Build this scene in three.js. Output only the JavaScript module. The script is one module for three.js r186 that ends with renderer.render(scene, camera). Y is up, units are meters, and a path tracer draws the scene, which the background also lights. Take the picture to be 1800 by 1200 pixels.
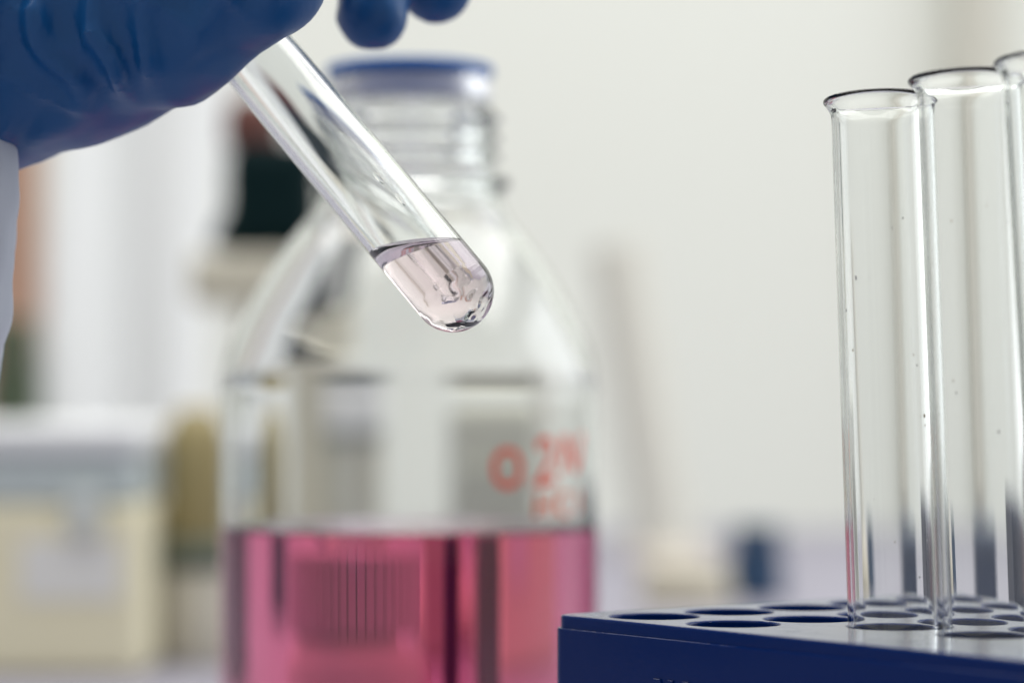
import * as THREE from 'three';
import { RoundedBoxGeometry } from 'three/addons/geometries/RoundedBoxGeometry.js';
import { RectAreaLightUniformsLib } from 'three/addons/lights/RectAreaLightUniformsLib.js';
import { mergeGeometries, mergeVertices } from 'three/addons/utils/BufferGeometryUtils.js';
import { ImprovedNoise } from 'three/addons/math/ImprovedNoise.js';
import { FontLoader } from 'three/addons/loaders/FontLoader.js';
import { TextGeometry } from 'three/addons/geometries/TextGeometry.js';

// ---------------------------------------------------------------- camera, light, exposure
const EYE = 0.138;                       // lens height over the bench
const FPX = 5040;                        // focal length in pixels of the 1800 x 1200 photograph
const scene = new THREE.Scene();
const camera = new THREE.PerspectiveCamera(2 * Math.atan(600 / FPX) * 180 / Math.PI, 1.5, 0.05, 30);
camera.position.set(0, EYE, 0);
camera.lookAt(0, EYE, -1);
camera.setViewOffset(1800, 1200, 0, -100, 1800, 1200);   // horizon a little below the middle
camera.focus = 0.524;
camera.userData.fStop = 8.2;
scene.background = new THREE.Color(0.36, 0.36, 0.35);    // even grey fill light, added in place of the unseen room

const renderer = new THREE.WebGLRenderer();
renderer.toneMapping = THREE.LinearToneMapping;
renderer.toneMappingExposure = 1.0;
renderer.shadowMap.enabled = true;
RectAreaLightUniformsLib.init();

const lamps = [  // both out of view: one lights from above, one from the right
  // name, label, category, centre, target, width, height, colour, intensity
  ['unseen_ceiling_light', 'wide white ceiling light panel out of view, lighting the bench and wall from above', 'light', [0.1, 2.1, -1.40], [0.1, 0, -1.40], 3.6, 2.6, [1, 0.99, 0.955], 2.05],
  ['unseen_window_light', 'bright window out of view at the right, lighting the glass from the side', 'window', [2.3, 1.0, -1.75], [0, 0.6, -1.5], 1.9, 1.6, [0.95, 0.98, 1.0], 1.15],
];
for (const [name, label, category, c, t, w, h, col, power] of lamps) {
  const m = new THREE.MeshStandardMaterial({ color: 0x222222, emissive: new THREE.Color().setRGB(...col), emissiveIntensity: 1.0 });
  const body = new THREE.Mesh(new RoundedBoxGeometry(w + 0.04, h + 0.04, 0.03, 2, 0.008), m);
  body.name = name; body.userData = { label, category };
  body.position.set(...c); body.lookAt(...t); scene.add(body);
  const l = new THREE.RectAreaLight(new THREE.Color().setRGB(...col), power, w, h);
  const d = new THREE.Vector3(...t).sub(new THREE.Vector3(...c)).normalize();
  l.position.set(...c).addScaledVector(d, 0.03); l.lookAt(...t); scene.add(l);
}

// ---------------------------------------------------------------- helpers
const V = (x, y, z) => new THREE.Vector3(x, y, z);
const at = (px, py, d) => V((px - 900) * d / FPX, EYE + (700 - py) * d / FPX, -d);   // picture point at a distance
const noise = new ImprovedNoise();
const N = (x, y, z) => noise.noise(x + 31.7, y + 12.3, z + 7.9);
const lin = (r, g, b) => new THREE.Color().setRGB(r, g, b);
const std = (c, roughness = 0.6, more = {}) => new THREE.MeshPhysicalMaterial({ color: lin(...c), roughness, ...more });
function thing(name, label, category, pos = V(0, 0, 0), group) {
  const o = new THREE.Group(); o.name = name; o.position.copy(pos);
  o.userData = { label, category }; if (group) o.userData.group = group;
  scene.add(o); return o;
}
function part(name, geo, mat, parent, label) {
  const m = new THREE.Mesh(geo, mat); m.name = name; m.castShadow = m.receiveShadow = true;
  if (label) m.userData.label = label;
  parent.add(m); return m;
}
function structure(name, geo, mat, pos, label) {
  const m = new THREE.Mesh(geo, mat); m.name = name; m.position.copy(pos); m.castShadow = m.receiveShadow = true;
  m.userData = { kind: 'structure', label, category: 'setting' }; scene.add(m); return m;
}
// a turned body from a list of [radius, height]; corners are rounded by a Catmull-Rom pass where smooth is set
function turned(points, seg = 128) { return new THREE.LatheGeometry(points.map(([r, y]) => new THREE.Vector2(Math.max(r, 0), y)), seg); }
function smoothProfile(points, n) {
  const c = new THREE.CatmullRomCurve3(points.map(([r, y]) => V(r, y, 0)), false, 'centripetal');
  return c.getPoints(n).map((p) => [p.x, p.y]);
}
function arc(cx, cy, r, a0, a1, n) {
  const out = [];
  for (let i = 0; i <= n; i++) { const a = (a0 + (a1 - a0) * i / n) * Math.PI / 180; out.push([cx + r * Math.cos(a), cy + r * Math.sin(a)]); }
  return out;
}

// ---------------------------------------------------------------- materials
const glass = new THREE.MeshPhysicalMaterial({ color: 0xffffff, roughness: 0, transmission: 1, thickness: 0.002, ior: 1.5, attenuationColor: lin(0.62, 0.80, 0.72), attenuationDistance: 0.03 });
const bottleGlass = new THREE.MeshPhysicalMaterial({ color: 0xffffff, roughness: 0, transmission: 1, thickness: 0.003, ior: 1.47, attenuationColor: lin(0.72, 0.84, 0.78), attenuationDistance: 0.05 });
const pinkLiquid = new THREE.MeshPhysicalMaterial({ color: 0xffffff, roughness: 0, transmission: 1, thickness: 0.09, ior: 1.335, attenuationColor: lin(0.96, 0.125, 0.27), attenuationDistance: 0.115 });
const paleLiquid = new THREE.MeshPhysicalMaterial({ color: 0xffffff, roughness: 0, transmission: 1, thickness: 0.012, ior: 1.335, attenuationColor: lin(0.93, 0.18, 0.28), attenuationDistance: 0.13 });
const waterDrop = new THREE.MeshPhysicalMaterial({ color: 0xffffff, roughness: 0, transmission: 1, thickness: 0.001, ior: 1.335 });
function grainTexture(size, f) {
  const d = new Uint8Array(size * size * 4);
  for (let y = 0; y < size; y++) for (let x = 0; x < size; x++) { const v = Math.max(0, Math.min(255, Math.round(255 * f(x / size, y / size)))), k = (y * size + x) * 4; d[k] = d[k + 1] = d[k + 2] = v; d[k + 3] = 255; }
  const t = new THREE.DataTexture(d, size, size); t.wrapS = t.wrapT = THREE.MirroredRepeatWrapping; t.magFilter = THREE.LinearFilter; t.needsUpdate = true; return t;
}
const scuff = grainTexture(512, (u, v) => {                 // finger marks and fine scratches: uneven gloss
  let k = 0.35 + 0.35 * N(u * 5, v * 5, 1) + 0.25 * N(u * 17, v * 17, 2) + 0.15 * N(u * 60, v * 60, 3);
  const l = Math.abs(N(u * 3 + 4, v * 40, 5)); if (l < 0.012) k += 0.4;
  return k;
});
scuff.repeat.set(14, 14);
const mould = grainTexture(512, (u, v) => 0.5 + 0.5 * N(u * 40, v * 40, 8) + 0.35 * N(u * 110, v * 110, 9));
mould.repeat.set(30, 30);
const navyPlastic = std([0.0003, 0.021, 0.145], 0.22, { ior: 1.42, specularIntensity: 0.4, roughnessMap: scuff, bumpMap: mould, bumpScale: 0.00002 });
const gloveRubber = std([0.003, 0.088, 0.285], 0.40, { sheen: 0.15, sheenColor: lin(0.35, 0.35, 0.8), sheenRoughness: 0.4 });
const coatCloth = std([0.66, 0.70, 0.78], 0.95);

// ---------------------------------------------------------------- setting
structure('wall', new THREE.BoxGeometry(7, 2.6, 0.1), std([0.80, 0.82, 0.765], 0.85), V(0, 1.2, -3.07), 'plain off-white wall behind the bench');
structure('bench_top', new THREE.BoxGeometry(6, 0.04, 2.95), std([0.31, 0.30, 0.36], 0.7), V(0, -0.02, -1.545), 'pale grey laboratory bench top');

// ---------------------------------------------------------------- background things, all well out of focus
{
  // vertical trunking on the wall, upper right
  const p = at(1722, 0, 2.98);
  const t = thing('cable_trunking', 'vertical beige-grey trunking on the wall behind the upright tubes', 'trunking', V(p.x, 0, -2.995));
  part('channel', new RoundedBoxGeometry(0.055, 1.2, 0.045, 2, 0.006), std([0.58, 0.57, 0.50], 0.6), t).position.y = 0.62;
  part('cover', new RoundedBoxGeometry(0.042, 1.18, 0.008, 2, 0.003), std([0.58, 0.57, 0.50], 0.55), t).position.set(0, 0.62, 0.026);
}
{
  // leaning pale rod
  const a = at(1175, 1000, 2.4), b = at(1085, 430, 2.4);
  a.y = 0.004;
  const t = thing('leaning_cylinder', 'slender pale beige cylinder leaning beside the bottle, far out of focus', 'cylinder', a);
  const dir = b.clone().sub(a), L = dir.length();
  const g = part('barrel', turned([[0, 0], [0.024, 0.001], [0.025, 0.01], [0.024, L * 0.5], [0.023, L - 0.004], [0.024, L], [0.019, L], [0, L - 0.01]], 40), std([0.70, 0.69, 0.62], 0.6), t);
  g.quaternion.setFromUnitVectors(V(0, 1, 0), dir.normalize());
  const f = part('foot', turned([[0, 0], [0.036, 0], [0.038, 0.004], [0.034, 0.012], [0.02, 0.018], [0, 0.018]], 40), std([0.62, 0.57, 0.50], 0.5), t);
  f.position.y = -0.003;
}
function jar(name, label, pos, r, h, bodyC, capC, capH = 0.25) {
  const t = thing(name, label, 'container', pos);
  part('body', turned([[0, 0], [r * 0.92, 0], [r, r * 0.1], [r, h * (1 - capH) - r * 0.25], [r * 0.9, h * (1 - capH) - r * 0.08], [r * 0.7, h * (1 - capH)], [0, h * (1 - capH)]], 48), std(bodyC, 0.45), t);
  const cr = r * 0.86;
  const cap = part('cap', turned([[0, 0], [cr, 0], [cr * 1.02, h * capH * 0.1], [cr, h * capH * 0.9], [cr * 0.9, h * capH], [0, h * capH]], 48), std(capC, 0.5), t);
  cap.position.y = h * (1 - capH);
  return t;
}
{ // dark blue pieces low on the right
  let p = at(1330, 1000, 1.95); jar('reagent_jar', 'small dark blue jar on the bench left of the upright tubes', V(p.x, 0, p.z), 0.019, 0.052, [0.012, 0.05, 0.12], [0.01, 0.04, 0.10], 0.35);
  p = at(1205, 1030, 1.9); jar('tape_pot', 'low beige pot on the bench right of the bottle', V(p.x, 0, p.z), 0.032, 0.030, [0.56, 0.52, 0.42], [0.58, 0.54, 0.45], 0.3);
  p = at(1745, 1000, 1.75);
  const t = thing('pipette_box', 'dark navy box with a grey lid behind the upright tubes', 'box', V(p.x, 0, p.z));
  part('box_body', new RoundedBoxGeometry(0.062, 0.05, 0.05, 3, 0.005), std([0.012, 0.03, 0.085], 0.4), t).position.y = 0.025;
  part('lid', new RoundedBoxGeometry(0.066, 0.012, 0.054, 3, 0.004), std([0.10, 0.13, 0.20], 0.4), t).position.y = 0.0565;
}
{ // grey instrument behind the bottle
  const d = 1.28, p0 = at(800, 700, d), p1 = at(1030, 700, d), w = p1.x - p0.x, h = p0.y - 0.004;
  const t = thing('grey_instrument', 'grey-green instrument housing with feet seen through the right of the bottle', 'instrument', V((p0.x + p1.x) / 2, 0, -d - 0.06));
  part('housing', new RoundedBoxGeometry(w, h, 0.11, 3, 0.01), std([0.56, 0.56, 0.48], 0.55), t).position.y = h / 2 + 0.004;
  const rm = std([0.10, 0.105, 0.10], 0.5);
  part('front_panel', new RoundedBoxGeometry(w * 0.8, h * 0.3, 0.006, 2, 0.002), std([0.46, 0.46, 0.40], 0.5), t).position.set(0, h * 0.66, 0.056);
  for (const s of [-1, 1]) part('foot', new THREE.CylinderGeometry(0.006, 0.007, 0.006, 20), rm, t).position.set(s * w * 0.36, 0.003, 0.03);
}
{ // small bottle with a finely knurled grey cap, seen only through the pink liquid
  const t = thing('knurled_bottle', 'small bottle with a finely ribbed grey cap seen through the pink liquid', 'bottle', V(-0.0225, 0, -0.930));
  const r = 0.0102, hc = 0.023, y0 = 0.064, s = new THREE.Shape(), nT = 64;
  for (let i = 0; i <= nT * 4; i++) { const a = i / (nT * 4) * Math.PI * 2, rr = r + [0, 0, 0.0012, 0.0012][i % 4]; i ? s.lineTo(rr * Math.cos(a), rr * Math.sin(a)) : s.moveTo(rr * Math.cos(a), rr * Math.sin(a)); }
  const cap = part('cap', new THREE.ExtrudeGeometry(s, { depth: hc - 0.001, bevelEnabled: true, bevelSize: 0.0004, bevelThickness: 0.0005, bevelSegments: 1 }).rotateX(-Math.PI / 2), std([0.55, 0.48, 0.54], 0.4), t, 'grey finely ribbed screw cap');
  cap.position.y = y0 + 0.0005;
  part('body', turned([[0, 0], [0.0118, 0], [0.013, 0.0015], [0.013, 0.052], [0.012, 0.057], [0.0095, 0.0605], [0.009, 0.0645], [0, 0.0645]], 64), std([0.70, 0.62, 0.62], 0.4), t);
}
{ // two dark vials low behind the bottle, placed for dark stripes in the liquid
  for (const [k, x, z, rr, h, label] of [[0, -0.084, -1.10, 0.0085, 0.088, 'wide dark vial out of direct view, darkening a stripe in the pink liquid'], [1, -0.063, -1.12, 0.0045, 0.087, 'narrow dark vial out of direct view, darkening a stripe in the pink liquid']]) {
    const t = thing(k ? 'dark_vial_001' : 'dark_vial', label, 'vial', V(x, 0, z), 'dark vials behind the bottle');
    part('body', turned([[0, 0], [rr * 0.9, 0], [rr, 0.001], [rr, h - 0.016], [rr * 0.8, h - 0.012], [0, h - 0.012]], 40), std([0.02, 0.02, 0.045], 0.3), t);
    part('cap', turned([[0, h - 0.0125], [rr * 0.95, h - 0.0125], [rr, h - 0.011], [rr, h - 0.001], [rr * 0.9, h], [0, h]], 40), std([0.015, 0.02, 0.05], 0.5), t);
  }
}
{ // blue cabinet out of view at the right, placed to darken the liquid edge
  const t = thing('unseen_blue_cabinet', 'low dark blue cabinet out of view at the right, darkening the edge of the pink liquid', 'cabinet', V(0.47, 0, -1.30));
  const m = std([0.004, 0.012, 0.05], 0.5);
  part('carcass', new RoundedBoxGeometry(0.36, 0.095, 0.14, 3, 0.006), m, t).position.y = 0.0475;
  for (const k of [-1, 1]) {
    const d = part('door', new RoundedBoxGeometry(0.168, 0.08, 0.010, 2, 0.003), m, t); d.position.set(k * 0.087, 0.0475, 0.0735);
    part('handle', new RoundedBoxGeometry(0.008, 0.05, 0.012, 2, 0.003), std([0.4, 0.4, 0.42], 0.3, { metalness: 0.9 }), d).position.set(-k * 0.068, 0, 0.0105);
  }
}
{ // white-lidded grey box seen through the left of the bottle
  const d = 1.5, p0 = at(515, 650, d), p1 = at(655, 760, d), w = p1.x - p0.x;
  const t = thing('sample_box', 'grey box with a thick white lid seen through the left of the bottle', 'box', V((p0.x + p1.x) / 2, 0, -d - 0.04));
  part('box_body', new RoundedBoxGeometry(w * 0.92, p1.y, 0.07, 3, 0.005), std([0.48, 0.47, 0.40], 0.6), t).position.y = p1.y / 2;
  part('lid', new RoundedBoxGeometry(w, p0.y - p1.y, 0.075, 3, 0.006), std([0.78, 0.78, 0.78], 0.5), t).position.y = (p0.y + p1.y) / 2;
  part('seal', new RoundedBoxGeometry(w * 0.97, 0.006, 0.073, 2, 0.002), std([0.22, 0.25, 0.23], 0.6), t).position.y = p1.y - 0.002;
}
{ // microscope-like instrument: black head, red-brown knob, beige stand
  const d = 1.62;
  const base = at(480, 900, d);
  const t = thing('microscope', 'beige instrument with a black head behind the tilted tube', 'microscope', V(base.x, 0, -d - 0.05));
  const L = (px, py) => { const q = at(px, py, d); return [q.x - base.x, q.y]; };
  const beige = std([0.58, 0.55, 0.46], 0.55), black = std([0.001, 0.012, 0.014], 0.8, { specularIntensity: 0.25 });
  const [x0, y0] = L(388, 438), [x1, y1] = L(552, 240);
  part('head', new RoundedBoxGeometry(x1 - x0, y1 - y0, 0.07, 4, 0.014), black, t).position.set((x0 + x1) / 2, (y0 + y1) / 2, 0);
  const [nx, ny] = L(392, 405);
  const nose = part('nosepiece', turned([[0, 0], [0.013, 0], [0.015, 0.004], [0.015, 0.03], [0, 0.03]], 32), black, t);
  nose.position.set(nx, ny - 0.012, 0.01); nose.rotation.z = -0.5;
  const [kx, ky] = L(432, 222);
  const knob = part('knob', turned([[0, 0], [0.016, 0], [0.018, 0.006], [0.017, 0.024], [0.012, 0.030], [0, 0.030]], 32), std([0.13, 0.04, 0.03], 0.5), t);
  knob.position.set(kx, y1 - 0.003, 0);
  const [cx, cy] = L(500, 430);
  part('column', new RoundedBoxGeometry(0.052, cy - 0.018, 0.06, 4, 0.012), beige, t).position.set(cx - 0.002, (cy + 0.016) / 2, -0.005);
  const [sx, sy] = L(430, 500);
  part('stage', new RoundedBoxGeometry(0.066, 0.03, 0.06, 3, 0.006), beige, t).position.set(sx, sy + 0.004, 0.01);
  part('base', new RoundedBoxGeometry(0.13, 0.02, 0.12, 3, 0.006), beige, t).position.set(0.0, 0.01, 0);
}
{ // hanging white cloth
  const d = 2.25, xL = at(95, 500, d).x, xR = at(385, 500, d).x, top = 0.62, nx = 90, ny = 40;
  const pos = [], idx = [];
  for (const side of [0, 1]) for (let j = 0; j <= ny; j++) for (let i = 0; i <= nx; i++) {
    const u = i / nx, v = j / ny, sl = (v - 0.45) * 0.075;
    const x = xL + (xR - xL) * u + sl * (1 - 0.5 * u) + 0.006 * Math.sin(v * 5 + u * 3);
    const z = -d + 0.014 * Math.sin(u * 9 + v * 2.2) + 0.003 * Math.sin(u * 23 + 1 + v) - side * 0.003 + 0.018 * Math.cos(u * 3);
    pos.push(x, 0.002 + v * top, z);
  }
  const W = nx + 1, S = W * (ny + 1);
  for (let j = 0; j < ny; j++) for (let i = 0; i < nx; i++) {
    const a = j * W + i, b = a + 1, c = a + W, e = c + 1;
    idx.push(a, b, e, a, e, c, S + a, S + e, S + b, S + a, S + c, S + e);
  }
  for (let i = 0; i < nx; i++) { const a = i, c = ny * W + i; idx.push(a, S + a, S + a + 1, a, S + a + 1, a + 1, c, c + 1, S + c + 1, c, S + c + 1, S + c); }
  for (let j = 0; j < ny; j++) { const a = j * W, c = a + nx; idx.push(a, a + W, S + a + W, a, S + a + W, S + a, c, S + c, S + c + W, c, S + c + W, c + W); }
  const g = new THREE.BufferGeometry(); g.setAttribute('position', new THREE.Float32BufferAttribute(pos, 3)); g.setIndex(idx); g.computeVertexNormals();
  const m = new THREE.Mesh(g, std([0.87, 0.89, 0.88], 0.9)); m.name = 'white_cloth'; m.castShadow = m.receiveShadow = true;
  m.userData = { label: 'white cloth hanging in soft folds left of the bottle', category: 'cloth' }; scene.add(m);
}
{ // cream box with a pale blue-grey lid, lower left
  const d = 1.42, xr = at(248, 900, d).x, yl = at(0, 885, d).y, yt = at(0, 742, d).y, w = 0.16;
  const t = thing('storage_box', 'cream box with a pale blue-grey lid at the lower left', 'box', V(xr - w / 2, 0, -d - 0.06));
  part('box_body', new RoundedBoxGeometry(w, yl, 0.12, 3, 0.006), std([0.86, 0.81, 0.60], 0.6), t).position.y = yl / 2;
  part('lid', new RoundedBoxGeometry(w - 0.004, (yt - yl) * 0.6, 0.12, 3, 0.006), std([0.56, 0.63, 0.64], 0.5), t).position.y = yl + (yt - yl) * 0.3;
  part('label', new RoundedBoxGeometry(0.05, 0.03, 0.0012, 1, 0.0005), std([0.82, 0.82, 0.80], 0.7), t).position.set(0.045, yl * 0.62, 0.0604);
  part('catch', new RoundedBoxGeometry(0.016, 0.022, 0.006, 2, 0.002), std([0.62, 0.66, 0.66], 0.5), t).position.set(0.052, yl - 0.004, 0.064);
  part('lid_rim', new RoundedBoxGeometry(w + 0.004, (yt - yl) * 0.4, 0.128, 3, 0.006), std([0.84, 0.86, 0.88], 0.5), t).position.y = yl + (yt - yl) * 0.8;
}
{ // tan bottle with a dark band, between box and large bottle
  const d = 1.5, p = at(345, 700, d), yb = at(0, 1000, d).y, ym = at(0, 945, d).y, yt = at(0, 715, d).y, r = 0.017;
  const t = thing('tan_flask', 'tan and olive flask with a dark band left of the bottle', 'flask', V(p.x, 0, -d));
  part('base', turned([[0, 0], [r * 1.05, 0], [r * 1.1, 0.003], [r * 1.08, yb], [0, yb]], 40), std([0.50, 0.47, 0.41], 0.6), t);
  part('band', turned([[0, yb], [r * 1.14, yb], [r * 1.16, (yb + ym) / 2], [r * 1.12, ym], [0, ym]], 40), std([0.11, 0.13, 0.10], 0.6), t);
  part('body', turned([[0, ym], [r, ym], [r, yt - 0.02], [r * 0.8, yt - 0.008], [r * 0.5, yt], [0, yt]], 40), std([0.34, 0.28, 0.13], 0.5), t);
}
{ // brown cabinet and dark green bottle at the far left edge
  const d = 2.5, p = at(20, 400, d), yb = at(0, 500, d).y;
  const t = thing('wooden_stand', 'orange-brown wooden post at the left edge below the glove', 'stand', V(p.x, 0, -d));
  part('post', new RoundedBoxGeometry(0.05, 0.62, 0.05, 2, 0.006), std([0.46, 0.28, 0.20], 0.6), t).position.y = 0.322;
  part('foot', new RoundedBoxGeometry(0.09, 0.014, 0.09, 2, 0.004), std([0.46, 0.28, 0.20], 0.6), t).position.y = 0.007;
  const q = at(22, 640, 2.2); jar('green_bottle', 'dark olive green bottle behind the lid of the cream box', V(q.x, 0, q.z), 0.021, at(0, 560, 2.2).y, [0.06, 0.085, 0.045], [0.07, 0.09, 0.05], 0.2);
}

// ---------------------------------------------------------------- the large bottle
const BZ = 0.766, BX = (720 - 900) * BZ / FPX;
{
  const t = thing('reagent_bottle', 'large clear glass bottle half full of pink liquid, open, with a blue pouring ring', 'bottle', V(BX, 0, -BZ));
  const mm = (list) => list.map(([r, y]) => [r / 1000, y / 1000]);
  const wall = 2.4;
  const outer = [...arc(42.5, 8, 8, -90, 0, 10), [50.5, 40], [50.5, 80], [50.5, 110], [50.5, 128]];
  const shoulder = smoothProfile([[50.5, 136], [50.4, 141], [49.9, 145], [48.9, 149.8], [46.9, 155.2], [44.0, 161.2], [39.2, 169.6], [33.8, 177.6], [29.2, 183.4], [26.4, 187.0], [25.0, 190.2]], 48);
  const neckOut = [[24.4, 192.0], [24.6, 193.2], [26.2, 193.8], [26.9, 195.2], [26.2, 196.8], [24.0, 197.4], [22.8, 198.2]];
  // threads as turned ridges
  const thr = [];
  for (const y0 of [200.4, 205.4, 210.4]) thr.push([22.5, y0], [22.6, y0 + 0.5], [23.3, y0 + 0.9], [24.4, y0 + 1.6], [24.5, y0 + 2.2], [23.5, y0 + 3.0], [22.7, y0 + 3.5], [22.5, y0 + 4.0]);
  const lip = [[21.6, 215.6], [20.4, 216.6], [20.0, 222.0], ...arc(18.6, 222.1, 1.4, 0, 180, 10)];
  const inner = [[17.2, 221], [17.6, 214], [18.6, 208], [19.0, 200], [20.2, 196], [21.4, 192.6]];
  const innerShoulder = smoothProfile([[21.4, 192.6], [22.8, 189.0], [24.4, 185.6], [27.0, 181.4], [31.6, 175.6], [37.0, 167.7], [41.8, 159.6], [44.7, 153.8], [46.8, 148.6], [47.8, 144.2], [50.5 - wall, 136]], 48);
  const innerBody = [[50.5 - wall, 110], [50.5 - wall, 80], [50.5 - wall, 40], ...arc(42.5, 10.5, 5.6, 0, -90, 10), [20, 4.4], [0, 5.2]];
  const profile = [[0, 1.6], [30, 1.4], [38, 0.6], ...outer, ...shoulder.slice(1), ...neckOut, ...thr, ...lip, ...inner, ...innerShoulder.slice(1), ...innerBody];
  part('glass_body', turned(mm(profile), 160), bottleGlass, t);
  // liquid, set a little into the glass so that no film of air shows
  const ri = 50.5 - wall + 0.5, lv = 103;
  part('pink_liquid', turned(mm([[0, 4.9], [20, 4.1], [36, 4.2], ...arc(42.5, 10.5, 6.1, -90, 0, 10), [ri, 40], [ri, 80], [ri, lv + 1.2], [ri - 0.7, lv + 0.8], [ri - 1.4, lv + 0.45], [ri - 2.4, lv + 0.2], [ri - 4, lv + 0.05], [ri - 6, lv], [20, lv], [0, lv]]), 160), pinkLiquid, t, 'pink liquid filling the bottle to about half its height');
  // pouring ring
  const ring = new THREE.Group(); ring.name = 'pouring_ring'; t.add(ring);
  part('ring_lip', turned(mm([[16.6, 225.6], [16.6, 223.4], [20.9, 223.4], [22.0, 223.7], [22.3, 225.0], [21.9, 226.5], [20, 227.0], [17.4, 226.8], [16.6, 225.6]]), 96), std([0.0, 0.11, 0.42], 0.9, { specularIntensity: 0.3 }), ring);
  part('ring_skirt', turned(mm([[20.5, 223.3], [20.7, 217.4], [21.2, 217.0], [21.7, 217.5], [21.5, 223.3], [20.5, 223.3]].reverse()), 96), new THREE.MeshPhysicalMaterial({ color: lin(0.62, 0.66, 0.84), roughness: 0.35, transmission: 0.6, thickness: 0.001, ior: 1.45 }), ring);
  // red marker writing on the outside
  const R = 50.5 + 0.12;
  const strokes = [];
  const put = (phi, h) => [phi * Math.PI / 180 * R, h];
  const O = []; for (let i = 0; i <= 28; i++) { const a = i / 28 * Math.PI * 2 + 1.2; O.push(put(31.3 + 4.4 * Math.cos(a), 120.4 + 4.5 * Math.sin(a))); }
  strokes.push([O, 1.8]);
  strokes.push([[put(39.6, 116.2), put(40.4, 116.3)], 1.8]);
  strokes.push([[put(42.0, 125.2), put(43.4, 127.0), put(46.0, 127.4), put(48.0, 125.6), put(47.4, 122.8), put(44.6, 119.2), put(42.6, 116.4), put(46, 116.8), put(49.4, 117.2)], 1.8]);
  strokes.push([[put(52.4, 118.6), put(53.2, 123.4), put(54.0, 128.0), put(57.4, 123.6), put(60.6, 119.6), put(62.4, 124.6), put(63.8, 129.2)], 1.8]);
  const s2 = [];
  s2.push([[put(41.5, 107.6), put(42.0, 113.6)], 1.6], [[put(47.0, 107.8), put(47.5, 113.8)], 1.6], [[put(41.8, 110.6), put(47.2, 110.9)], 1.6]);
  const C = []; for (let i = 0; i <= 18; i++) { const a = (50 + 260 * i / 18) * Math.PI / 180; C.push(put(54 + 3.2 * Math.cos(a), 110.9 + 2.9 * Math.sin(a))); }
  s2.push([C, 1.6], [[put(61.6, 108.2), put(62.2, 114.4)], 1.6]);
  const ribbon = (pts, w) => {
    const c = new THREE.CatmullRomCurve3(pts.map(([s, h]) => V(s, h, 0)), false, 'centripetal'), n = pts.length * 8;
    const P = [], I = [];
    for (let i = 0; i <= n; i++) {
      const p = c.getPoint(i / n), q = c.getTangent(i / n), ww = w / 2 * (1 + 0.16 * Math.sin(i * 0.7 + w));
      for (const [k, r] of [[-1, R], [1, R], [1, R - 0.1], [-1, R - 0.1]]) { const s = p.x - q.y * k * ww, h = p.y + q.x * k * ww, a = s / R; P.push(r * Math.sin(a) / 1000, h / 1000, r * Math.cos(a) / 1000); }
      if (i < n) for (let k = 0; k < 4; k++) { const a = i * 4 + k, b = i * 4 + (k + 1) % 4; I.push(a, b, b + 4, a, b + 4, a + 4); }
    }
    I.push(0, 2, 1, 0, 3, 2, n * 4, n * 4 + 1, n * 4 + 2, n * 4, n * 4 + 2, n * 4 + 3);
    const g = new THREE.BufferGeometry(); g.setAttribute('position', new THREE.Float32BufferAttribute(P, 3)); g.setIndex(I);
    const f = g.toNonIndexed(); f.computeVertexNormals(); return f;
  };
  part('marker_writing', mergeGeometries(strokes.map(([p, w]) => ribbon(p, w))), std([0.93, 0.11, 0.05], 0.6), t, 'red handwritten 0.2N on the bottle');
  part('marker_writing', mergeGeometries(s2.map(([p, w]) => ribbon(p, w))), std([0.84, 0.26, 0.16], 0.6), t, 'paler red second line of handwriting');
}

// ---------------------------------------------------------------- test tubes
function tubeGeometry(r, w, L, flare, bottom = w * 1.3, lumps = 0) {
  const pts = [...arc(0, r, r, -90, 0, 22), [r, L * 0.3], [r, L * 0.6], [r, L - 0.008], [r, L - 0.0046]];
  if (flare) {                                              // fire-polished lip: the wall turns out into a round bead
    const bR = 0.00060, bx = r + flare - bR, by = L - bR;
    pts.push(...smoothProfile([[r, L - 0.0040], [r + 0.0001, L - 0.0031], [r + 0.0004, L - 0.0023], [bx + bR * 0.42, by - bR * 0.9]], 12), ...arc(bx, by, bR, -55, 110, 14));
    pts.push(...smoothProfile([[bx - bR * 0.42, by + bR * 0.92], [r - w * 0.35, L - 0.0009], [r - w * 0.85, L - 0.0026], [r - w, L - 0.0048]], 12));
  }
  else pts.push([r, L - w / 2], [r - w / 2, L], [r - w, L - w / 2]);
  const ri = r - w;
  pts.push([ri, L - 0.008], [ri, L * 0.6], [ri, L * 0.3], ...arc(0, r, ri, 0, -90, 22).map(([x, y]) => [x, y < r ? r - (r - y) * (r - bottom) / ri : y]));
  const g = turned(pts, 96);
  if (lumps) {                                              // uneven melt of the closed end, inside only
    const p = g.attributes.position, n0 = pts.length;
    for (let i = 0; i < p.count; i++) {
      const k = i % n0, x = p.getX(i), y = p.getY(i), z = p.getZ(i);
      if (k > n0 - 20 && y < r * 0.92) p.setY(i, y + lumps * Math.min(1, Math.hypot(x, z) / 0.0018) * (1 - y / r) * (1.5 * N(x * 230 + 2.2, y * 160, z * 230) + 0.35 * N(x * 520 + 5, y * 400, z * 520)));
    }
    g.deleteAttribute('normal'); g.deleteAttribute('uv');
    const m = mergeVertices(g, 1e-7); m.computeVertexNormals(); return m;
  }
  return g;
}
function aim(o, from, to) { o.quaternion.setFromUnitVectors(V(0, 1, 0), to.clone().sub(from).normalize()); }

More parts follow.
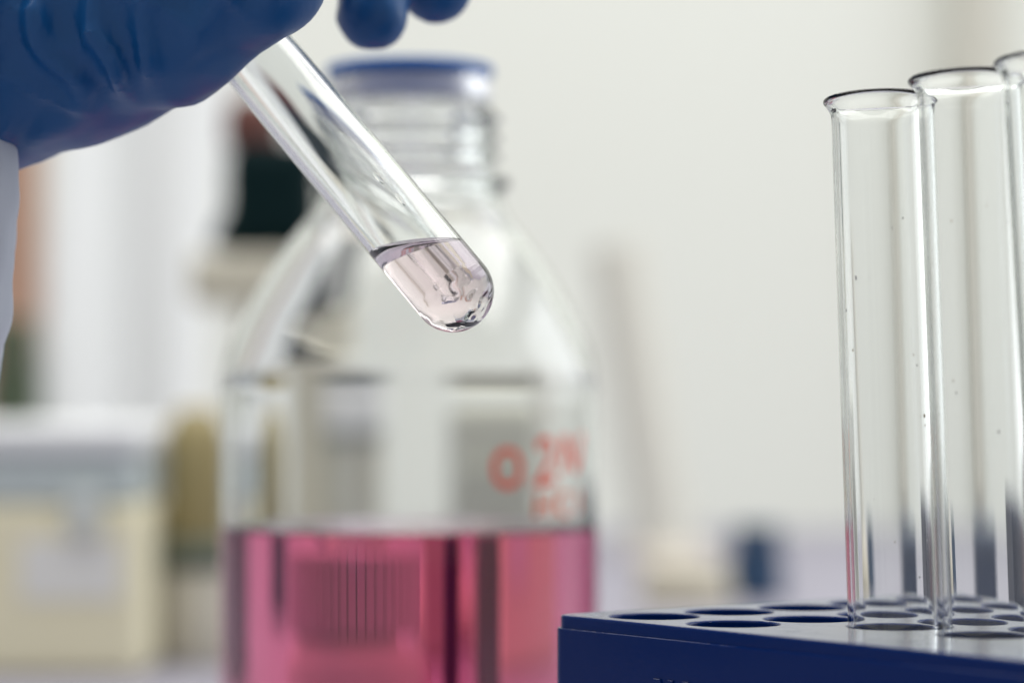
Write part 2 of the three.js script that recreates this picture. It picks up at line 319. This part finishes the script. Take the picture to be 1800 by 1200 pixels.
// rack frame: u runs along the near edge, v along the far edge
const RT = EYE - 0.041, C0 = V(0.0072, 0, -0.545), U = V(0.6, 0, 0.8), W2 = V(0.8, 0, -0.6);
const hole = (u, v, y = RT) => V(C0.x + U.x * u + W2.x * v, y, C0.z + U.z * u + W2.z * v);
const us = [], vs = [0.0125, 0.0312, 0.0502, 0.0692, 0.0882];
for (let i = 0; i < 8; i++) us.push(0.016 + 0.0225 * i);
const floorY = 0.015;
const tubes = [
  // hole, picture point of the rim centre, its distance, label
  [2, 1, [1541, 171], 0.5225, 'leftmost upright empty test tube in the blue rack'],
  [3, 1, [1696, 133], 0.503, 'second upright empty test tube from the left in the blue rack'],
  [4, 1, [1848, 100], 0.486, 'rightmost upright empty test tube, cut by the edge of the picture'],
];
tubes.forEach(([iu, iv, [px, py], d, label], k) => {
  const base = hole(us[iu], vs[iv]), rim = at(px, py, d), dir = rim.clone().sub(base).normalize();
  const r = 0.0083;
  const L = (rim.y - floorY - r) / dir.y + r;               // round end resting on the rack's floor
  const foot = rim.clone().addScaledVector(dir, -L);
  const t = thing(k ? `test_tube_00${k}` : 'test_tube', label, 'test tube', foot, 'empty tubes standing in the rack');
  t.quaternion.setFromUnitVectors(V(0, 1, 0), dir);
  part('glass_body', tubeGeometry(r, 0.00095, L, 0.0014 + 0.0002 * (k % 2)), glass, t);
  const sm = [std([0.42, 0.35, 0.24], 0.8), std([0.62, 0.62, 0.60], 0.9)];
  let seed = 11 + k * 7; const rnd = () => (seed = (seed * 16807) % 2147483647) / 2147483647;
  for (let i = 0; i < 4; i++) rnd();
  for (let i = 0; i < (k ? 8 : 18); i++) {                   // dried drops and dust on the side towards the lens
    const a = (rnd() - 0.5) * 2.2, y = 0.09 + rnd() * (L - 0.11), sz = 0.00008 + 0.00018 * rnd() * rnd();
    const q = part('dust_speck', new THREE.SphereGeometry(sz, 10, 6).scale(1, 1 + 1.4 * rnd(), 0.3), sm[i % 3 ? 1 : 0], t);
    q.position.set((r + 0.00003) * Math.sin(a), y, (r + 0.00003) * Math.cos(a)); q.rotation.y = a;
  }
});

// tilted tube, held by the glove
const tip = at(838, 562, 0.524), neck = at(456, 104, 0.553);
const tiltDir = neck.clone().sub(tip).normalize();
const TR = 0.0076, TW = 0.0011;
{
  const L = 0.130;
  const t = thing('tilted_test_tube', 'slanted test tube with a little pale pink liquid, held by the blue glove', 'test tube', tip);
  t.quaternion.setFromUnitVectors(V(0, 1, 0), tiltDir);
  part('glass_body', tubeGeometry(TR, TW, L, 0.0012, 0.0026, 0.0011), glass, t);
  // liquid with a level surface
  const q = t.quaternion.clone().invert(), up = V(0, 1, 0).applyQuaternion(q);
  const level = at(724, 428, 0.53).y - tip.y, ri = TR - TW + 0.0003, nA = 96, nS = 40, nC = 24;
  const P = [], I = [];
  const world = V(0.06, 0, 0.14).applyQuaternion(q), face = up.clone().sub(world);     // a little swirl: the surface leans
  const yTop = (x, z, rise) => (level + rise - x * face.x - z * face.z) / face.y;
  const bot = arc(0, TR, ri, -90, 0, 14).map(([x, y]) => [x, TR - (TR - y) * (TR - 0.0023) / ri]);
  const side = [];
  for (let j = 0; j <= nS; j++) side.push(j);
  for (let i = 0; i <= nA; i++) {
    const a = i / nA * Math.PI * 2, cx = Math.sin(a), cz = Math.cos(a);
    const yt = yTop(cx * ri, cz * ri, 0.0012);
    for (let j = 0; j <= nS; j++) {
      let r, y;
      if (j <= 14) { [r, y] = bot[j]; } else { r = ri; y = TR + (yt - TR) * (j - 14) / (nS - 14); }
      P.push(cx * r, y, cz * r);
    }
  }
  const row = nS + 1;
  for (let i = 0; i < nA; i++) for (let j = 0; j < nS; j++) { const a = i * row + j, b = a + row; I.push(a, b, b + 1, a, b + 1, a + 1); }
  const off = P.length / 3;
  for (let i = 0; i <= nA; i++) {
    const a = i / nA * Math.PI * 2;
    for (let j = 0; j <= nC; j++) { const s = 1 - j / nC, r = ri * s, x = Math.sin(a) * r, z = Math.cos(a) * r; P.push(x, yTop(x, z, 0.0012 * Math.exp(-(ri - r) / 0.0008)), z); }
  }
  const row2 = nC + 1;
  for (let i = 0; i < nA; i++) for (let j = 0; j < nC; j++) { const a = off + i * row2 + j, b = a + row2; I.push(a, b, b + 1, a, b + 1, a + 1); }
  const g = new THREE.BufferGeometry(); g.setAttribute('position', new THREE.Float32BufferAttribute(P, 3)); g.setIndex(I); g.computeVertexNormals();
  part('pale_liquid', g, paleLiquid, t, 'pale pink liquid at the closed end');
  // droplets left on the wall
  for (const [a, y, s, k] of [[0.30, 0.0325, 0.0006, 3.0], [0.38, 0.0262, 0.0005, 3.4]]) {
    const m = part('droplet', new THREE.SphereGeometry(s, 20, 14).scale(1, k, 0.35), waterDrop, t);
    m.position.set((TR - TW - 0.0002) * Math.sin(a), y, (TR - TW - 0.0002) * Math.cos(a)); m.rotation.y = a;
  }
}

// ---------------------------------------------------------------- blue rack
{
  const lenU = us[7] + 0.016, lenV = vs[4] + 0.0125;
  const t = thing('test_tube_rack', 'dark blue plastic test tube rack with rows of round holes', 'rack', C0.clone());
  const m = new THREE.Matrix4().makeBasis(U, V(0, 1, 0), W2.clone().negate());   // local x = u, y = up, z = -v
  t.quaternion.setFromRotationMatrix(m);
  const rr = (x0, y0, x1, y1, r, S = THREE.Shape) => {
    const s = new S();
    s.moveTo(x0 + r, y0); s.lineTo(x1 - r, y0); s.absarc(x1 - r, y0 + r, r, -Math.PI / 2, 0); s.lineTo(x1, y1 - r); s.absarc(x1 - r, y1 - r, r, 0, Math.PI / 2);
    s.lineTo(x0 + r, y1); s.absarc(x0 + r, y1 - r, r, Math.PI / 2, Math.PI); s.lineTo(x0, y0 + r); s.absarc(x0 + r, y0 + r, r, Math.PI, Math.PI * 1.5);
    return s;
  };
  const flat = (g) => g.rotateX(-Math.PI / 2);              // shape (u, v) to local (u, height, -v)
  const bev = 0.0005;
  const top = rr(0.0005 + bev, 0.0005 + bev, lenU - 0.0005 - bev, lenV - 0.0005 - bev, 0.003);
  us.forEach((u, i) => vs.forEach((v, j) => {
    if (j === 0 && i > 1) return;                           // the near row stops after two holes
    const h = new THREE.Path(); h.absarc(u, v, 0.0087 + bev * 0.6, 0, Math.PI * 2, true); top.holes.push(h);
  }));
  const th = 0.0040;
  part('top_plate', flat(new THREE.ExtrudeGeometry(top, { depth: th - 2 * bev, bevelEnabled: true, bevelThickness: bev, bevelSize: bev, bevelSegments: 4, curveSegments: 40 })).translate(0, RT - th + bev, 0), navyPlastic, t);
  const body = rr(0, 0, lenU, lenV, 0.0035);
  body.holes.push(rr(0.0022, 0.0022, lenU - 0.0022, lenV - 0.0022, 0.002, THREE.Path));
  const bh = RT - 0.0024;
  const b2 = 0.0003;
  part('side_walls', flat(new THREE.ExtrudeGeometry(body, { depth: bh - 0.0006, bevelEnabled: true, bevelThickness: b2, bevelSize: b2, bevelOffset: -b2, bevelSegments: 3, curveSegments: 12 })).translate(0, 0.0003, 0), navyPlastic, t);
  part('rack_floor', flat(new THREE.ExtrudeGeometry(rr(0.0024, 0.0024, lenU - 0.0024, lenV - 0.0024, 0.002), { depth: 0.003, bevelEnabled: false })).translate(0, floorY - 0.003, 0), navyPlastic, t);
  const font = await new FontLoader().loadAsync('fonts/droid/droid_sans_bold.typeface.json');
  const word = new TextGeometry('NALGENE', { font, size: 0.0062, depth: 0.0002, curveSegments: 6, bevelEnabled: true, bevelThickness: 0.0001, bevelSize: 0.0001, bevelSegments: 1 });
  word.computeBoundingBox();
  const p = part('embossed_lettering', word, navyPlastic, t, 'faint raised lettering on the near side');
  p.position.set(0.0305, RT - 0.0160, 0.0001);
}

// ---------------------------------------------------------------- gloved hand and coat sleeve
const seg = (a, ra, b, rb) => ({ a, b, ra, rb, ab: b.clone().sub(a) });
function surfaceNet(f, lo, hi, h) {
  const n = [0, 1, 2].map((k) => Math.ceil((hi.getComponent(k) - lo.getComponent(k)) / h) + 1), [nx, ny, nz] = n;
  const F = new Float32Array(nx * ny * nz), id = (i, j, k) => (k * ny + j) * nx + i;
  for (let k = 0; k < nz; k++) for (let j = 0; j < ny; j++) for (let i = 0; i < nx; i++) F[id(i, j, k)] = (i === 0 || j === 0 || k === 0 || i === nx - 1 || j === ny - 1 || k === nz - 1) ? 1 : f(lo.x + i * h, lo.y + j * h, lo.z + k * h);
  const vert = new Int32Array(nx * ny * nz).fill(-1), P = [], I = [];
  for (let k = 0; k < nz - 1; k++) for (let j = 0; j < ny - 1; j++) for (let i = 0; i < nx - 1; i++) {
    let x = 0, y = 0, z = 0, c = 0;
    const edge = (i0, j0, k0, i1, j1, k1) => { const a = F[id(i + i0, j + j0, k + k0)], b = F[id(i + i1, j + j1, k + k1)]; if ((a < 0) !== (b < 0)) { const t = a / (a - b); x += i0 + (i1 - i0) * t; y += j0 + (j1 - j0) * t; z += k0 + (k1 - k0) * t; c++; } };
    for (const p of [0, 1]) for (const q of [0, 1]) { edge(0, p, q, 1, p, q); edge(p, 0, q, p, 1, q); edge(p, q, 0, p, q, 1); }
    if (c) { vert[id(i, j, k)] = P.length / 3; P.push(lo.x + (i + x / c) * h, lo.y + (j + y / c) * h, lo.z + (k + z / c) * h); }
  }
  const quad = (a, b, c, d, flip) => { if (Math.min(a, b, c, d) < 0) return; if (flip) I.push(a, c, b, a, d, c); else I.push(a, b, c, a, c, d); };
  for (let k = 1; k < nz - 1; k++) for (let j = 1; j < ny - 1; j++) for (let i = 1; i < nx - 1; i++) {
    const s = F[id(i, j, k)] < 0;
    if (s !== F[id(i + 1, j, k)] < 0) quad(vert[id(i, j - 1, k - 1)], vert[id(i, j, k - 1)], vert[id(i, j, k)], vert[id(i, j - 1, k)], !s);
    if (s !== F[id(i, j + 1, k)] < 0) quad(vert[id(i - 1, j, k - 1)], vert[id(i - 1, j, k)], vert[id(i, j, k)], vert[id(i, j, k - 1)], !s);
    if (s !== F[id(i, j, k + 1)] < 0) quad(vert[id(i - 1, j - 1, k)], vert[id(i, j - 1, k)], vert[id(i, j, k)], vert[id(i - 1, j, k)], !s);
  }
  const g = new THREE.BufferGeometry(); g.setAttribute('position', new THREE.Float32BufferAttribute(P, 3)); g.setIndex(I); g.computeVertexNormals(); return g;
}
{
  const hd = (px, py, d, r) => ({ p: at(px, py, d), r: r / 1000 });
  const chains = [
    // forearm end and palm
    [hd(-330, 80, 0.565, 26), hd(-40, 52, 0.558, 26.5), hd(130, 10, 0.558, 25), hd(300, -150, 0.575, 21)],
    [hd(-60, 40, 0.560, 25.5), hd(120, -120, 0.585, 22), hd(330, -330, 0.605, 18)],
    // thumb in front of the tube
    [hd(130, 20, 0.548, 23), hd(285, 10, 0.540, 18.2), hd(455, -48, 0.5295, 11.8), hd(530, -190, 0.531, 9.8), hd(585, -290, 0.540, 7.5)],
    // fingers: knuckles over the top of the frame, tips behind the tube
    [hd(330, -330, 0.605, 17), hd(560, -470, 0.61, 11), hd(668, -230, 0.602, 8.6), hd(656, 24, 0.590, 7.3)],
    [hd(330, -330, 0.615, 17), hd(650, -520, 0.62, 11), hd(765, -260, 0.615, 8.6), hd(766, -22, 0.600, 7.4)],
    [hd(300, -300, 0.63, 16), hd(680, -540, 0.64, 10), hd(850, -330, 0.635, 8.4), hd(868, -90, 0.626, 7.3)],
    [hd(260, -260, 0.64, 14), hd(660, -480, 0.66, 9), hd(880, -340, 0.655, 7.4), hd(930, -170, 0.648, 6.4)],
  ];
  const bones = chains.map((c) => c.slice(1).map((e, i) => seg(c[i].p, c[i].r, e.p, e.r)));
  const cap = (s, x, y, z) => {
    const px = x - s.a.x, py = y - s.a.y, pz = z - s.a.z, L = s.ab.lengthSq();
    const t = Math.min(1, Math.max(0, (px * s.ab.x + py * s.ab.y + pz * s.ab.z) / L));
    return Math.hypot(px - s.ab.x * t, py - s.ab.y * t, pz - s.ab.z * t) - (s.ra + (s.rb - s.ra) * t);
  };
  const smin = (a, b, k) => { const h = Math.max(k - Math.abs(a - b), 0) / k; return Math.min(a, b) - h * h * k * 0.25; };
  const x0 = at(0, 0, 0.54).x;
  const f = (x, y, z) => {
    let d = 1;
    for (const c of bones) {
      let e = 1;
      for (const s of c) e = smin(e, cap(s, x, y, z), 0.004);
      d = smin(d, e, c.length === 3 && c[0].ra < 0.02 ? 0.003 : 0.009);
    }
    if (d > 0.01 || d < -0.01) return d;
    // slack folds of the glove: across the wrist and the heel of the thumb
    const s = (x - x0) * 1000, yy = (y - EYE) * 1000, zz = (z + 0.55) * 1000;
    const warp = 2.2 * N(s * 0.03, yy * 0.035, zz * 0.03) + 0.5 * N(s * 0.09 + 9, yy * 0.07, zz * 0.07);
    const ph = (s * 0.95 - yy * 0.18) / 10.5 + warp * 0.55;
    const ridge = Math.pow(0.5 + 0.5 * Math.cos(ph * 2 * Math.PI), 1.6);
    const ph2 = (s * 0.6 + yy * 0.75) / 11.5 + 0.8 * N(s * 0.05 + 40, yy * 0.05, zz * 0.06);
    const ridge2 = Math.pow(1 - Math.abs(Math.sin(ph2 * Math.PI)), 2.4);
    const fl = (s * 0.9 - yy * 0.35) / 4.2 + 1.5 * N(s * 0.06 + 3, yy * 0.05, zz * 0.06);
    const fine = Math.pow(1 - Math.abs(Math.sin(fl * Math.PI)), 2) * Math.max(0, 0.3 + 1.6 * N(s * 0.05 + 70, yy * 0.06, zz * 0.05));
    const slack = Math.min(1, Math.max(0.3, (85 - s) / 40));
    const edge = 44 + 30 * Math.pow(Math.max(s, 0) / 62, 1.3), keep = Math.min(1, Math.max(0.12, (yy - edge - 1) / 5));
    return d - slack * keep * (0.0052 * ridge * (0.5 + 0.8 * N(s * 0.03, yy * 0.06 + 5, zz * 0.06)) + 0.0014 * ridge2) - 0.0006 * N(s * 0.1, yy * 0.1, zz * 0.1) - 0.00055 * keep * fine;
  };
  const person = thing('person', 'hand in a blue rubber glove with a white coat sleeve, holding the slanted tube', 'person', V(0, 0, 0));
  part('gloved_hand', surfaceNet(f, V(-0.155, 0.165, -0.70), V(0.022, 0.335, -0.505), 0.0011), gloveRubber, person, 'dark blue rubber glove with slack folds at the wrist');
  // sleeve: a wrinkled cloth tube round the forearm
  const path = new THREE.CatmullRomCurve3([at(-210, 120, 0.548), at(-208, 400, 0.545), at(-262, 690, 0.55), at(-480, 1100, 0.56)]);
  const nA = 120, nL = 90, P = [], I = [];
  const fr = path.computeFrenetFrames(nL, false);
  const ringPt = (j, i, inner) => {
    const t = j / nL, a = i / nA * Math.PI * 2, c = path.getPointAt(t);
    let r = 0.0215 + 0.012 * t + 0.0015 * Math.sin(t * 9);
    r += 0.0022 * N(Math.cos(a) * 1.6, Math.sin(a) * 1.6, t * 7) + 0.0011 * N(Math.cos(a) * 4, Math.sin(a) * 4, t * 15 + 4);
    if (inner) r -= 0.0012;
    return c.addScaledVector(fr.normals[j], r * Math.cos(a)).addScaledVector(fr.binormals[j], r * Math.sin(a));
  };
  for (const inner of [0, 1]) for (let j = 0; j <= nL; j++) for (let i = 0; i <= nA; i++) { const p = ringPt(j, i, inner); P.push(p.x, p.y, p.z); }
  const W = nA + 1, S = W * (nL + 1);
  for (let j = 0; j < nL; j++) for (let i = 0; i < nA; i++) { const a = j * W + i; I.push(a, a + 1, a + W + 1, a, a + W + 1, a + W, S + a, S + a + W + 1, S + a + 1, S + a, S + a + W, S + a + W + 1); }
  for (let i = 0; i < nA; i++) { I.push(i, S + i, S + i + 1, i, S + i + 1, i + 1); const e = nL * W + i; I.push(e, e + 1, S + e + 1, e, S + e + 1, S + e); }
  const g = new THREE.BufferGeometry(); g.setAttribute('position', new THREE.Float32BufferAttribute(P, 3)); g.setIndex(I); g.computeVertexNormals();
  part('coat_sleeve', g, coatCloth, person, 'white coat sleeve at the left edge');
}

for (const o of scene.children) if (o.isMesh) o.castShadow = o.receiveShadow = true;
renderer.render(scene, camera);
